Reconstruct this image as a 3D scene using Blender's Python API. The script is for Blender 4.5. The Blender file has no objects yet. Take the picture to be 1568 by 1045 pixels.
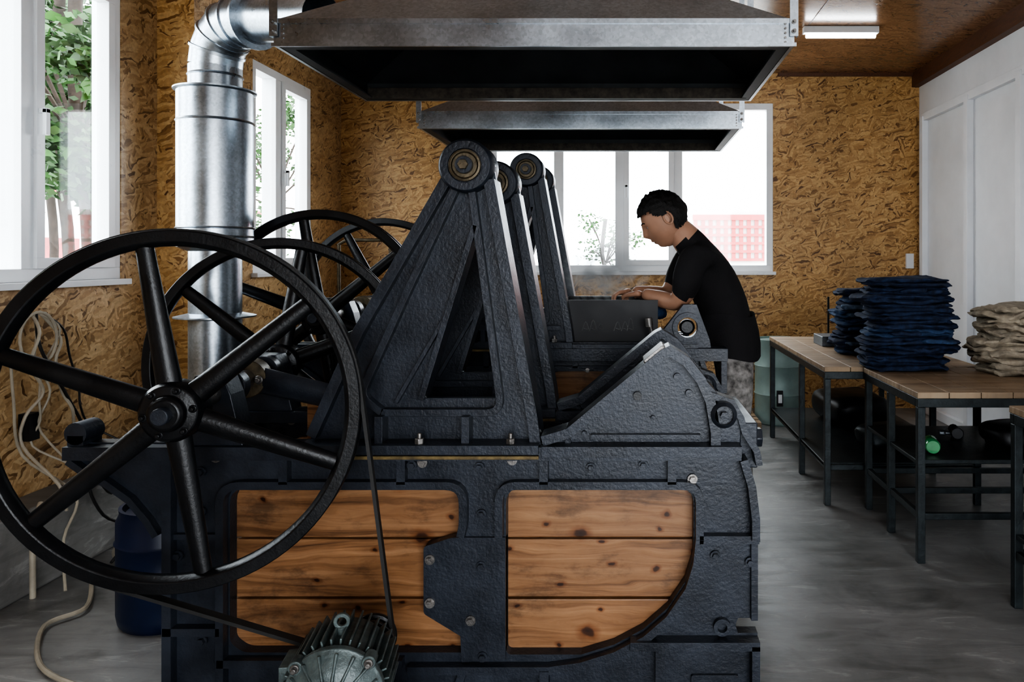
import bpy, bmesh, math, random
from mathutils import Vector, Matrix, noise
from mathutils.geometry import tessellate_polygon
random.seed(7)
scene = bpy.context.scene
COL = scene.collection
pi = math.pi

# ------------------------------------------------------------------ materials
def base(name):
    m = bpy.data.materials.new(name); m.use_nodes = True
    nt = m.node_tree; N = nt.nodes; L = nt.links
    b = N['Principled BSDF']
    return m, N, L, b

def ramp(N, stops):
    r = N.new('ShaderNodeValToRGB')
    el = r.color_ramp.elements
    while len(el) < len(stops): el.new(0.5)
    for e, (p, c) in zip(el, stops):
        e.position = p
        e.color = (c[0], c[1], c[2], 1) if not isinstance(c, (int, float)) else (c, c, c, 1)
    return r

def mapping(N, L, src, scale=(1,1,1), rot=(0,0,0), loc=(0,0,0)):
    mp = N.new('ShaderNodeMapping')
    mp.inputs['Scale'].default_value = scale
    mp.inputs['Rotation'].default_value = rot
    mp.inputs['Location'].default_value = loc
    L.new(src, mp.inputs['Vector'])
    return mp.outputs['Vector']

def noise_n(N, L, src, scale, detail=4, rough=.55, dist=0):
    n = N.new('ShaderNodeTexNoise')
    n.inputs['Scale'].default_value = scale
    n.inputs['Detail'].default_value = detail
    n.inputs['Roughness'].default_value = rough
    n.inputs['Distortion'].default_value = dist
    L.new(src, n.inputs['Vector'])
    return n

def bump(N, L, b, h, strength, dist=.01):
    bp = N.new('ShaderNodeBump')
    bp.inputs['Strength'].default_value = strength
    bp.inputs['Distance'].default_value = dist
    L.new(h, bp.inputs['Height']); L.new(bp.outputs['Normal'], b.inputs['Normal'])

def mult(N, L, a, c, f=1.0):
    mm = N.new('ShaderNodeMix'); mm.data_type = 'RGBA'; mm.blend_type = 'MULTIPLY'; mm.inputs[0].default_value = f
    L.new(a, mm.inputs[6]); L.new(c, mm.inputs[7]); return mm

def simple(name, col, rough=.5, metal=0, var=.25, scale=8, bmp=0, bscale=60, rvar=.1, stretch=(1,1,1)):
    m, N, L, b = base(name)
    tc = N.new('ShaderNodeTexCoord')
    v = mapping(N, L, tc.outputs['Object'], stretch)
    n = noise_n(N, L, v, scale, 5, .6)
    lo = [c*(1-var) for c in col]; hi = [min(1, c*(1+var)) for c in col]
    r = ramp(N, [(.3, lo), (.7, hi)])
    L.new(n.outputs['Fac'], r.inputs['Fac']); L.new(r.outputs['Color'], b.inputs['Base Color'])
    mr = N.new('ShaderNodeMapRange'); mr.inputs['To Min'].default_value = max(.03, rough-rvar); mr.inputs['To Max'].default_value = min(1, rough+rvar)
    L.new(n.outputs['Fac'], mr.inputs['Value']); L.new(mr.outputs['Result'], b.inputs['Roughness'])
    b.inputs['Metallic'].default_value = metal
    if bmp:
        n2 = noise_n(N, L, tc.outputs['Object'], bscale, 3, .6)
        bump(N, L, b, n2.outputs['Fac'], bmp, .006)
    return m

def uv_src(N, L, plane):
    tc = N.new('ShaderNodeTexCoord'); sp = N.new('ShaderNodeSeparateXYZ'); cb = N.new('ShaderNodeCombineXYZ')
    L.new(tc.outputs['Object'], sp.inputs[0])
    a, c = {'xz': ('X', 'Z'), 'yz': ('Y', 'Z'), 'xy': ('X', 'Y')}[plane]
    L.new(sp.outputs[a], cb.inputs['X']); L.new(sp.outputs[c], cb.inputs['Y'])
    return cb.outputs[0]

def osb(name, plane, dark, mid, light, rough=.45, fs=1.0):
    m, N, L, b = base(name)
    src = uv_src(N, L, plane)
    dn = noise_n(N, L, src, 5, 3)
    mixv = N.new('ShaderNodeVectorMath'); mixv.operation = 'MULTIPLY_ADD'
    L.new(dn.outputs['Color'], mixv.inputs[0]); mixv.inputs[1].default_value = (.12,.12,0); L.new(src, mixv.inputs[2])
    outs = []
    for rot, off in ((.35, 0), (1.25, 3.3), (2.3, 7.7), (2.9, 1.9)):
        v = mapping(N, L, mixv.outputs[0], (1,1,1), (0,0,rot), (off, off, 0))
        v = mapping(N, L, v, (10*fs, 78*fs, 1))
        vo = N.new('ShaderNodeTexVoronoi'); vo.voronoi_dimensions = '2D'; vo.inputs['Scale'].default_value = 1
        L.new(v, vo.inputs['Vector'])
        sc = N.new('ShaderNodeSeparateColor'); L.new(vo.outputs['Color'], sc.inputs[0])
        outs.append(sc.outputs[0])
    cur = outs[0]
    for i, o in enumerate(outs[1:]):
        n = noise_n(N, L, mapping(N, L, src, (1,1,1), (0,0,0), (i*5.1, 2, 0)), 12*fs, 2)
        th = N.new('ShaderNodeMath'); th.operation = 'GREATER_THAN'; th.inputs[1].default_value = .5
        L.new(n.outputs['Fac'], th.inputs[0])
        mx = N.new('ShaderNodeMix'); mx.data_type = 'FLOAT'
        L.new(th.outputs[0], mx.inputs[0]); L.new(cur, mx.inputs[2]); L.new(o, mx.inputs[3])
        cur = mx.outputs[0]
    r = ramp(N, [(.0, dark), (.10, [x*.55+y*.45 for x, y in zip(mid, dark)]), (.22, mid), (.95, light)])
    L.new(cur, r.inputs['Fac'])
    big = noise_n(N, L, src, 1.3, 3)
    rb = ramp(N, [(.3, .8), (.7, 1.1)]); L.new(big.outputs['Fac'], rb.inputs['Fac'])
    fine = noise_n(N, L, src, 60, 3)
    rf = ramp(N, [(.3, .82), (.7, 1.1)]); L.new(fine.outputs['Fac'], rf.inputs['Fac'])
    mm = mult(N, L, r.outputs['Color'], rb.outputs['Color'])
    mm = mult(N, L, mm.outputs[2], rf.outputs['Color'])
    L.new(mm.outputs[2], b.inputs['Base Color'])
    b.inputs['Roughness'].default_value = rough
    bump(N, L, b, cur, .2, .004)
    return m

def wood(name, plane, dark, mid, light, rough=.4, sc=1.0, knots=True, stain=.6):
    m, N, L, b = base(name)
    src = uv_src(N, L, plane)
    big = noise_n(N, L, mapping(N, L, src, (1.6*sc, 7*sc, 1)), 1, 3)
    add = N.new('ShaderNodeVectorMath'); add.operation = 'MULTIPLY_ADD'
    L.new(big.outputs['Color'], add.inputs[0]); add.inputs[1].default_value = (0,.13/sc,0); L.new(src, add.inputs[2])
    cur = add.outputs[0]
    n = noise_n(N, L, mapping(N, L, cur, (1.3*sc, 42*sc, 1)), 1, 6, .66)
    r = ramp(N, [(.28, dark), (.47, mid), (.74, light)])
    L.new(n.outputs['Fac'], r.inputs['Fac']); col = r.outputs['Color']
    if knots:
        for (sx, sy, lo, th) in ((3.1, 4.3, .3, .05), (6.3, 9.7, 2.7, .045)):
            wn = noise_n(N, L, src, 11, 3)
            ad2 = N.new('ShaderNodeVectorMath'); ad2.operation = 'MULTIPLY_ADD'
            L.new(wn.outputs['Color'], ad2.inputs[0]); ad2.inputs[1].default_value = (.045,.045,0); L.new(src, ad2.inputs[2])
            vo = N.new('ShaderNodeTexVoronoi'); vo.voronoi_dimensions = '2D'; vo.inputs['Scale'].default_value = 1
            L.new(mapping(N, L, ad2.outputs[0], (sx, sy, 1), (0,0,0), (lo,.75,0)), vo.inputs['Vector'])
            sep = N.new('ShaderNodeSeparateColor'); L.new(vo.outputs['Color'], sep.inputs[0])
            kr = ramp(N, [(.0, (.10,.07,.05)), (th, (.2,.13,.1)), (th*1.5, (.7,.55,.45)), (th*3, (1,1,1))])
            L.new(vo.outputs['Distance'], kr.inputs['Fac'])
            gt = N.new('ShaderNodeMath'); gt.operation = 'GREATER_THAN'; gt.inputs[1].default_value = .45; L.new(sep.outputs[0], gt.inputs[0])
            mm = mult(N, L, col, kr.outputs['Color'], .85); L.new(gt.outputs[0], mm.inputs[0]); col = mm.outputs[2]
    b2 = noise_n(N, L, mapping(N, L, src, (1.8, 3.4, 1), (0,0,0), (4,4,0)), 1.5, 6, .7)
    rb = ramp(N, [(.33, (stain*.95, stain*.95, stain)), (.47, (.88,.87,.87)), (.72, (1.12,1.11,1.1))]); L.new(b2.outputs['Fac'], rb.inputs['Fac'])
    m2 = mult(N, L, col, rb.outputs['Color'])
    L.new(m2.outputs[2], b.inputs['Base Color'])
    b.inputs['Roughness'].default_value = rough
    bump(N, L, b, n.outputs['Fac'], .2, .003)
    return m

def galv(name, c=(.48,.54,.60), rough=.30, metal=.95):
    m, N, L, b = base(name)
    tc = N.new('ShaderNodeTexCoord')
    vo = N.new('ShaderNodeTexVoronoi'); vo.inputs['Scale'].default_value = 110
    L.new(tc.outputs['Object'], vo.inputs['Vector'])
    sc = N.new('ShaderNodeSeparateColor'); L.new(vo.outputs['Color'], sc.inputs[0])
    r = ramp(N, [(0, [x*.86 for x in c]), (1, [min(1, x*1.1) for x in c])])
    L.new(sc.outputs[0], r.inputs['Fac'])
    n = noise_n(N, L, tc.outputs['Object'], 4, 5, .6)
    rn_ = ramp(N, [(.3, .75), (.65, 1.05)]); L.new(n.outputs['Fac'], rn_.inputs['Fac'])
    mm = mult(N, L, r.outputs['Color'], rn_.outputs['Color']); L.new(mm.outputs[2], b.inputs['Base Color'])
    mr = N.new('ShaderNodeMapRange'); mr.inputs['To Min'].default_value = rough-.10; mr.inputs['To Max'].default_value = rough+.12
    L.new(n.outputs['Fac'], mr.inputs['Value']); L.new(mr.outputs['Result'], b.inputs['Roughness'])
    b.inputs['Metallic'].default_value = metal
    return m

def concrete(name, col, plane='xy', rough=.48):
    m, N, L, b = base(name)
    src = uv_src(N, L, plane)
    a = noise_n(N, L, src, 1.1, 6, .65, .4)
    c = noise_n(N, L, mapping(N, L, src, (3.2, 13, 1), (0,0,.12)), 1, 6, .68, 1.0)
    r = ramp(N, [(.3, [x*.55 for x in col]), (.5, col), (.7, [min(1, x*1.3) for x in col])])
    L.new(a.outputs['Fac'], r.inputs['Fac'])
    r2 = ramp(N, [(.40, .82), (.5, 1.0), (.58, 1.05), (.63, 1.45), (.7, 1.7)])
    L.new(c.outputs['Fac'], r2.inputs['Fac'])
    mm = mult(N, L, r.outputs['Color'], r2.outputs['Color'], .8)
    d = noise_n(N, L, mapping(N, L, src, (1,1,1), (0,0,0), (3,8,0)), 2.6, 5, .6, .8)
    rd = ramp(N, [(.32, .6), (.46, 1.0)]); L.new(d.outputs['Fac'], rd.inputs['Fac'])
    mm = mult(N, L, mm.outputs[2], rd.outputs['Color'], .9)
    L.new(mm.outputs[2], b.inputs['Base Color'])
    mr = N.new('ShaderNodeMapRange'); mr.inputs['To Min'].default_value = rough-.2; mr.inputs['To Max'].default_value = rough+.15
    L.new(c.outputs['Fac'], mr.inputs['Value']); L.new(mr.outputs['Result'], b.inputs['Roughness'])
    bump(N, L, b, c.outputs['Fac'], .25, .008)
    return m

def emis(name, col, s):
    m, N, L, b = base(name)
    b.inputs['Base Color'].default_value = (*col, 1)
    b.inputs['Emission Color'].default_value = (*col, 1)
    b.inputs['Emission Strength'].default_value = s
    return m

def glass(name):
    m, N, L, b = base(name)
    N.remove(b)
    out = N['Material Output']
    t = N.new('ShaderNodeBsdfTransparent'); t.inputs[0].default_value = (.96,.98,.98,1)
    g = N.new('ShaderNodeBsdfGlossy'); g.inputs['Roughness'].default_value = .02
    mx = N.new('ShaderNodeMixShader'); mx.inputs[0].default_value = .06
    L.new(t.outputs[0], mx.inputs[1]); L.new(g.outputs[0], mx.inputs[2]); L.new(mx.outputs[0], out.inputs[0])
    return m

M_IRON = simple('painted_cast_iron', (.028,.034,.046), .37, .15, .38, 7, .24, 80, .13)
M_IRON2 = simple('black_cast_iron', (.011,.012,.014), .34, .2, .35, 8, .15, 90, .1)
M_STEEL = simple('worn_steel', (.22,.21,.20), .40, .8, .35, 20, .2, 120)
M_BRASS = simple('greasy_brass', (.11,.09,.06), .45, .6, .45, 30, .2, 120)
M_MOTOR = simple('grey_green_motor_paint', (.10,.128,.128), .42, .25, .55, 16, .3, 90)
M_GASKET = simple('oily_gasket', (.15,.11,.045), .5, .1, .6, 25)
M_RUBBER = simple('belt_rubber', (.02,.02,.02), .6, 0, .3, 20)
M_PLANK = wood('varnished_pine_boards', 'xz', (.095,.045,.021), (.27,.138,.065), (.42,.245,.13), .36, 1.0, True, .38)
M_TABLE = wood('worn_table_wood', 'xy', (.16,.10,.06), (.32,.225,.14), (.46,.36,.25), .6, .8, False)
M_GALV = galv('galvanised_sheet')
M_HOODT = galv('galvanised_hood_sheet', (.50,.54,.57), .42, .75)
M_GALVD = galv('galvanised_sheet_dull', (.22,.24,.26), .5)
M_GALVI = simple('dark_hood_inside', (.04,.045,.05), .5, .45, .3, 5)  # inner hood faces, much darker than the outer sheet
M_RIM = simple('rusty_rim_steel', (.05,.042,.034), .6, .4, .6, 30)
M_OSBX = osb('osb_board_back', 'xz', (.13,.055,.016), (.43,.235,.085), (.64,.41,.185), .42, .9)
M_OSBY = osb('osb_board_side', 'yz', (.14,.070,.026), (.43,.265,.125), (.64,.45,.25), .30, .9)
M_CEIL = osb('varnished_board_ceiling', 'xy', (.15,.075,.038), (.24,.125,.065), (.32,.175,.095), .24, .8)
M_BEAM = simple('brown_timber', (.12,.05,.024), .5, 0, .3, 12, .2, 60, .1, (6,1,6))
M_WHITE = simple('white_painted_panel', (.80,.82,.85), .45, 0, .05, 3)
M_PVC = simple('white_pvc', (.80,.82,.84), .3, 0, .04, 4)
M_GLASS = glass('window_glass')
M_FLOOR = concrete('concrete_floor', (.235,.235,.23), 'xy', .42)
M_PLINTH = concrete('concrete_plinth', (.24,.235,.225), 'yz', .7)
M_FRAME = simple('table_steel_frame', (.032,.040,.043), .45, .5, .4, 20, .2, 90)
M_BLACK = simple('black_steel_sheet', (.012,.012,.014), .45, .2, .3, 10)
M_DENIM = simple('dark_denim', (.016,.029,.070), .88, 0, .65, 30, .5, 260)
M_DENIM2 = simple('mid_denim', (.032,.065,.14), .88, 0, .6, 30, .5, 260)
M_DENIM3 = simple('faded_denim_edge', (.09,.14,.22), .9, 0, .5, 40, .5, 260)
M_SACK = simple('beige_cloth', (.33,.285,.22), .9, 0, .4, 20, .5, 200)
M_BARREL = simple('grey_green_drum_paint', (.26,.35,.33), .45, .1, .15, 6)
M_BLUE = simple('blue_plastic_drum', (.006,.014,.045), .4, 0, .2, 6)
M_CABLE = simple('pale_cable', (.38,.34,.27), .5, 0, .2, 10)
M_CABLEB = simple('black_cable', (.02,.02,.02), .5)
M_SKIN = simple('skin', (.46,.26,.175), .5, 0, .08, 12)
M_LIP = simple('lip', (.28,.10,.08))
M_SHIRT = simple('black_tshirt', (.013,.012,.014), .85, 0, .25, 15, .3, 120)
M_CAMO = simple('camouflage_cloth', (.22,.21,.20), .9, 0, .8, 22)
M_HAIR = simple('black_hair', (.008,.007,.007), .5, 0, .4, 60, .6, 200)
M_SHOE = simple('shoe_leather', (.02,.02,.02), .4)
M_LEAF = simple('leaf', (.025,.080,.014), .5, 0, .7, 3)
M_BARK = simple('bark', (.05,.037,.03), .9, 0, .4, 12, .5, 30)
M_RED = simple('faded_red_paint', (.50,.10,.10), .5, 0, .15, 3)
M_OUT = simple('pale_outside_paving', (.5,.5,.48), .8, 0, .2, 1)
M_HOUSE = simple('pale_house_render', (.82,.82,.8), .8, 0, .1, 1)
M_BOTTLE = simple('green_bottle_plastic', (.04,.26,.09), .12, 0, .2, 10)
M_TUBE = emis('fluorescent_tube_glow', (.93,.97,1.0), 30)
M_CHALK = simple('chalk_mark', (.16,.16,.16), .9)

# ------------------------------------------------------------------ builder
class B:
    def __init__(s, name, parent=None, bevel=0.0):
        s.name = name; s.bm = bmesh.new(); s.mats = []; s.parent = parent; s.bevel = bevel; s.xf = None
    def V(s, co):
        v = Vector(co)
        if s.xf is not None: v = s.xf @ v
        return s.bm.verts.new(v)
    def mi(s, m):
        if m not in s.mats: s.mats.append(m)
        return s.mats.index(m)
    def F(s, vs, m, smooth=False):
        try: f = s.bm.faces.new(vs)
        except ValueError: return None
        f.material_index = s.mi(m); f.smooth = smooth
        return f
    def box(s, x0, x1, y0, y1, z0, z1, m):
        c = [s.V((x, y, z)) for x in (x0, x1) for y in (y0, y1) for z in (z0, z1)]
        for q in ((0,1,3,2),(4,6,7,5),(0,4,5,1),(2,3,7,6),(0,2,6,4),(1,5,7,3)):
            s.F([c[i] for i in q], m)
    def plate(s, outline, holes, a0, a1, m, axis='y'):
        def co(u, v, a):
            return {'y': (u, a, v), 'x': (a, u, v), 'z': (u, v, a)}[axis]
        loops = [outline] + list(holes)
        tris = tessellate_polygon([[Vector((p[0], p[1], 0)) for p in lp] for lp in loops])
        A = []; Bv = []
        rng = []
        for lp in loops:
            st = len(A)
            for p in lp:
                A.append(s.V(co(p[0], p[1], a0))); Bv.append(s.V(co(p[0], p[1], a1)))
            rng.append((st, len(A)))
        for t in tris:
            s.F([A[i] for i in t], m); s.F([Bv[i] for i in reversed(t)], m)
        for st, en in rng:
            n = en-st
            for i in range(n):
                j = (i+1) % n
                s.F([A[st+i], A[st+j], Bv[st+j], Bv[st+i]], m)
    def ribbon(s, pts, w, y0, y1, m, closed=False):
        P = [Vector((p[0], p[1])) for p in pts]; n = len(P); Lf = []; Rt = []
        for i in range(n):
            if closed: a = P[i-1]; c = P[(i+1) % n]
            else: a = P[max(0, i-1)]; c = P[min(n-1, i+1)]
            d1 = (P[i]-a); d2 = (c-P[i])
            if d1.length < 1e-9: d1 = d2
            if d2.length < 1e-9: d2 = d1
            d1.normalize(); d2.normalize()
            n1 = Vector((-d1.y, d1.x)); n2 = Vector((-d2.y, d2.x)); mt = (n1+n2)
            if mt.length < 1e-6: mt = n1
            mt.normalize(); k = (w/2)/max(.4, mt.dot(n1))
            Lf.append(P[i]+mt*k); Rt.append(P[i]-mt*k)
        q = [[s.V((p.x, y, p.y)) for p in S] for S in (Lf, Rt) for y in (y0, y1)]
        L0, L1, R0, R1 = q
        rg = range(n) if closed else range(n-1)
        for i in rg:
            j = (i+1) % n
            s.F([L0[i], L0[j], R0[j], R0[i]], m); s.F([L1[i], R1[i], R1[j], L1[j]], m)
            s.F([L0[i], L1[i], L1[j], L0[j]], m); s.F([R0[i], R0[j], R1[j], R1[i]], m)
        if not closed:
            for i in (0, n-1): s.F([L0[i], R0[i], R1[i], L1[i]], m)
    def frame_of(s, d, up=None):
        d = Vector(d).normalized()
        u = Vector(up) if up else (Vector((0,0,1)) if abs(d.z) < .9 else Vector((1,0,0)))
        a = u.cross(d).normalized(); b = d.cross(a).normalized()
        return d, a, b
    def lathe(s, o, axis, prof, m, seg=32, closed=False, smooth=True):
        d, a, b = s.frame_of(axis); o = Vector(o); rings = []
        for r, h in prof:
            if r < 1e-6: rings.append([s.V(o+d*h)])
            else: rings.append([s.V(o+d*h+(a*math.cos(2*pi*i/seg)+b*math.sin(2*pi*i/seg))*r) for i in range(seg)])
        n = len(rings)
        for k in (range(n) if closed else range(n-1)):
            R0 = rings[k]; R1 = rings[(k+1) % n]
            for i in range(seg):
                j = (i+1) % seg
                if len(R0) == 1 and len(R1) == 1: continue
                if len(R0) == 1: s.F([R0[0], R1[i], R1[j]], m, smooth)
                elif len(R1) == 1: s.F([R0[i], R0[j], R1[0]], m, smooth)
                else: s.F([R0[i], R0[j], R1[j], R1[i]], m, smooth)
    def cyl(s, p, q, r, m, r1=None, seg=20):
        p = Vector(p); q = Vector(q); h = (q-p).length
        r1 = r if r1 is None else r1
        s.lathe(p, q-p, [(0,0),(r,0),(r1,h),(0,h)], m, seg)
    def ell(s, p, q, a0, b0, a1, b1, m, up=(0,1,0), seg=14):
        p = Vector(p); q = Vector(q); d, a, b = s.frame_of(q-p, up)
        R = []
        for c, ra, rb in ((p, a0, b0), (q, a1, b1)):
            R.append([s.V(c+a*math.cos(2*pi*i/seg)*ra+b*math.sin(2*pi*i/seg)*rb) for i in range(seg)])
        for i in range(seg):
            j = (i+1) % seg
            s.F([R[0][i], R[0][j], R[1][j], R[1][i]], m, True)
        s.F(R[0], m); s.F(R[1], m)
    def tube(s, pts, r, m, seg=8, smooth_n=0):
        P = [Vector(p) for p in pts]
        if smooth_n:
            Q = []
            for i in range(len(P)-1):
                p0 = P[max(0, i-1)]; p1 = P[i]; p2 = P[i+1]; p3 = P[min(len(P)-1, i+2)]
                for k in range(smooth_n):
                    t = k/smooth_n
                    Q.append(.5*((2*p1)+(p2-p0)*t+(2*p0-5*p1+4*p2-p3)*t*t+(3*p1-p0-3*p2+p3)*t**3))
            Q.append(P[-1]); P = Q
        d, a, b = s.frame_of(P[1]-P[0]); R = []
        for i, p in enumerate(P):
            t = (P[min(i+1, len(P)-1)]-P[max(0, i-1)])
            if t.length > 1e-9: t.normalize()
            a = (a-t*a.dot(t)); a.normalize(); b = t.cross(a)
            R.append([s.V(p+(a*math.cos(2*pi*k/seg)+b*math.sin(2*pi*k/seg))*r) for k in range(seg)])
        for i in range(len(R)-1):
            for k in range(seg):
                j = (k+1) % seg
                s.F([R[i][k], R[i][j], R[i+1][j], R[i+1][k]], m, True)
        s.F(R[0], m); s.F(R[-1], m)
    def slab(s, c, w, d, h, rot, seed, m, e=.35, amp=.012, nu=30, nv=10, sag=0, f2=0):
        c = Vector(c); ca, sa = math.cos(rot), math.sin(rot)
        def sg(v, p): return math.copysign(abs(v)**p, v)
        R = []
        for j in range(1, nv):
            ph = -pi/2+pi*j/nv; row = []
            for i in range(nu):
                th = 2*pi*i/nu
                x = w/2*sg(math.cos(ph), .35)*sg(math.cos(th), e); y = d/2*sg(math.cos(ph), .35)*sg(math.sin(th), e)
                z = h/2*sg(math.sin(ph), .8)
                nv_ = noise.noise_vector(Vector((x*6+seed*3.7, y*6, z*9+seed)))
                dx_, dy_, dz_ = nv_.x*amp, nv_.y*amp, nv_.z*amp*.5
                if f2:
                    n2 = noise.noise_vector(Vector((x*22+seed*1.7, y*22, z*30+seed*5)))
                    dx_ += n2.x*f2; dy_ += n2.y*f2; dz_ += n2.z*f2
                z -= sag*(abs(2*x/w)**3)
                row.append(s.V((c.x+(x+dx_)*ca-(y+dy_)*sa, c.y+(x+dx_)*sa+(y+dy_)*ca, c.z+z+dz_)))
            R.append(row)
        for j in range(len(R)-1):
            for i in range(nu):
                k = (i+1) % nu
                s.F([R[j][i], R[j][k], R[j+1][k], R[j+1][i]], m, True)
        s.F(R[0], m, True); s.F(R[-1], m, True)
    def bolt(s, x, y, z, m, r=.011):
        s.cyl((x, y, z), (x, y-.006, z), r*1.5, m, seg=14)
        s.cyl((x, y-.006, z), (x, y-.018, z), r, m, seg=6)
    def done(s):
        bm = s.bm
        bmesh.ops.recalc_face_normals(bm, faces=bm.faces[:])
        for e in bm.edges:
            if len(e.link_faces) == 2:
                if e.calc_face_angle(0) > .65: e.smooth = False
        me = bpy.data.meshes.new(s.name)
        xs = [v.co.x for v in bm.verts]; ys = [v.co.y for v in bm.verts]; zs = [v.co.z for v in bm.verts]
        o = Vector(((min(xs)+max(xs))/2, (min(ys)+max(ys))/2, min(zs)))
        bmesh.ops.translate(bm, verts=bm.verts[:], vec=-o)
        bm.to_mesh(me); bm.free()
        for m in s.mats: me.materials.append(m)
        ob = bpy.data.objects.new(s.name, me); COL.objects.link(ob)
        ob.location = o
        if s.parent is not None:
            ob.parent = s.parent
            ob.location = o-s.parent.location
        if s.bevel:
            md = ob.modifiers.new('edge_bevel', 'BEVEL'); md.width = s.bevel; md.segments = 2
            md.limit_method = 'ANGLE'; md.angle_limit = .7
        return ob

def empty(name, loc=(0,0,0)):
    e = bpy.data.objects.new(name, None); e.location = loc; e.empty_display_size = .2
    COL.objects.link(e); return e

def fillet(pts, n=5):
    out = []; N_ = len(pts)
    for i, p in enumerate(pts):
        if len(p) < 3: out.append((p[0], p[1])); continue
        P = Vector(p[:2]); A = Vector(pts[i-1][:2]); C = Vector(pts[(i+1) % N_][:2])
        a = A-P; c = C-P; t = min(p[2], a.length*.45, c.length*.45)
        p0 = P+a.normalized()*t; p1 = P+c.normalized()*t
        for k in range(n+1):
            u = k/n; q = p0*(1-u)**2+P*2*u*(1-u)+p1*u*u
            out.append((q.x, q.y))
    return out

# ------------------------------------------------------------------ camera
H = 1.41
cam = bpy.data.cameras.new('camera'); camo = bpy.data.objects.new('camera', cam); COL.objects.link(camo)
camo.location = (0, 0, H); camo.rotation_euler = (pi/2, 0, 0)
cam.lens = 27; cam.sensor_width = 36; cam.sensor_fit = 'HORIZONTAL'
cam.shift_x = -176/1568; cam.shift_y = -127.5/1568
cam.clip_start = .05; cam.clip_end = 200
scene.camera = camo

# ------------------------------------------------------------------ room shell
XL, XR, YB, YF, ZC = -2.68, 2.74, 7.2, -2.4, 3.14
WZ0, WZ1 = 1.30, 2.84
WT = .11
def rect(u0, u1, v0, v1): return [(u0, v0), (u1, v0), (u1, v1), (u0, v1)]
b = B('floor'); b.box(XL-.2, XR+.2, YF-.2, YB+.2, -.12, 0, M_FLOOR); b.done()
b = B('ceiling'); b.box(XL-.2, XR+.2, YF-.2, YB+.2, ZC, ZC+.1, M_CEIL)
b.done()
b = B('wall_left'); b.plate(rect(YF-.2, YB+.2, 0, ZC), [rect(2.35, 4.07, WZ0, WZ1), rect(5.50, 6.52, WZ0, WZ1)], XL-WT, XL, M_OSBY, 'x'); b.done()
b = B('wall_back'); b.plate(rect(XL, XR, 0, ZC), [rect(-1.28, 1.37, 1.28, 2.86)], YB, YB+WT, M_OSBX, 'y'); b.done()
b = B('wall_right'); b.box(XR, XR+.2, YF-.2, YB+.2, 0, ZC, M_WHITE); b.done()
b = B('wall_front'); b.plate(rect(XL, XR, 0, ZC), [rect(-.6, 2.3, .02, 2.45)], YF-.2, YF, M_OSBX, 'y'); b.done()  # opening behind camera added and sized to let sky light reach machine fronts
b = B('trim_plinth_left', bevel=.01); b.box(XL, -2.5, YF, 4.378, 0, .355, M_PLINTH); b.done()
b = B('wall_pillar')
b.box(XL, -2.47, 4.38, 4.385, 0, ZC, M_OSBX); b.box(XL, -2.47, 4.385, 4.72, 0, ZC, M_OSBY)
b.done()
b = B('trim_beam_right'); b.box(XR-.07, XR, YF, YB, ZC-.13, ZC, M_BEAM)
b.done()
b = B('trim_ceiling_back'); b.box(1.42, 2.67, YB-.03, YB, ZC-.03, ZC, M_BEAM); b.done()
b = B('trim_ceiling_seams')
for y in (5.0, 2.56, .12): b.box(XL+.01, XR-.08, y-.003, y+.003, ZC-.002, ZC, M_BEAM)
for x in (-1.0, 1.35): b.box(x-.003, x+.003, YF+.1, YB-.1, ZC-.002, ZC, M_BEAM)
b.done()
b = B('white_partition_panels', bevel=.004)
b.box(XR-.045, XR, .5, 7.06, 2.66, 2.73, M_WHITE)
b.box(XR-.045, XR, .5, 7.06, .0, .08, M_WHITE)
for y in (7.02, 6.1, 5.28, 4.4, 3.5, 2.6, 1.7): b.box(XR-.055, XR, y-.035, y+.035, 0, 2.7, M_WHITE)
b.done()

def window(name, axis, a, u0, u1, v0, v1, mulls, handles=()):
    b = B(name, bevel=.005)
    def bx(u_0, u_1, a0, a1, v_0, v_1, m):
        if axis == 'y': b.box(u_0, u_1, a0, a1, v_0, v_1, m)
        else: b.box(a0, a1, u_0, u_1, v_0, v_1, m)
    f = .06
    sg = 1 if axis == 'y' else -1
    A0, A1 = sorted((a, a+sg*.11))
    bx(u0, u1, A0, A1, v0, v0+f, M_PVC); bx(u0, u1, A0, A1, v1-f, v1, M_PVC)
    bx(u0, u0+f, A0, A1, v0+f, v1-f, M_PVC); bx(u1-f, u1, A0, A1, v0+f, v1-f, M_PVC)
    edges = [u0+f]
    for mu, w in mulls:
        bx(mu-w/2, mu+w/2, A0, A1, v0+f, v1-f, M_PVC); edges += [mu-w/2, mu+w/2]
    edges.append(u1-f)
    B0, B1 = sorted((a-sg*.015, a+sg*.05))
    for i in range(0, len(edges), 2):
        e0, e1 = edges[i], edges[i+1]
        g = sorted((a+sg*.03, a+sg*.034)); bx(e0, e1, g[0], g[1], v0+f, v1-f, M_GLASS)
        if (e1-e0) < .9 and i in handles:
            s_ = .05
            bx(e0, e1, B0, B1, v0+f, v0+f+s_, M_PVC); bx(e0, e1, B0, B1, v1-f-s_, v1-f, M_PVC)
            bx(e0, e0+s_, B0, B1, v0+f+s_, v1-f-s_, M_PVC); bx(e1-s_, e1, B0, B1, v0+f+s_, v1-f-s_, M_PVC)
            h = sorted((a-sg*.05, a-sg*.03)); zc = (v0+v1)/2
            bx(e0+.012, e0+.036, h[0], h[1], zc-.10, zc+.02, M_PVC)
            h = sorted((a-sg*.05, a-sg*.014)); bx(e0+.012, e0+.036, h[0], h[1], zc, zc+.022, M_PVC)
    S0, S1 = sorted((a-sg*.05, a+sg*.02))
    bx(u0-.02, u1+.02, S0, S1, v0-.03, v0, M_PVC)
    return b.done()
window('window_1', 'x', XL-.005, 2.35, 4.07, WZ0, WZ1, [(2.95, .05), (3.44, .07)], (4,))
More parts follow.
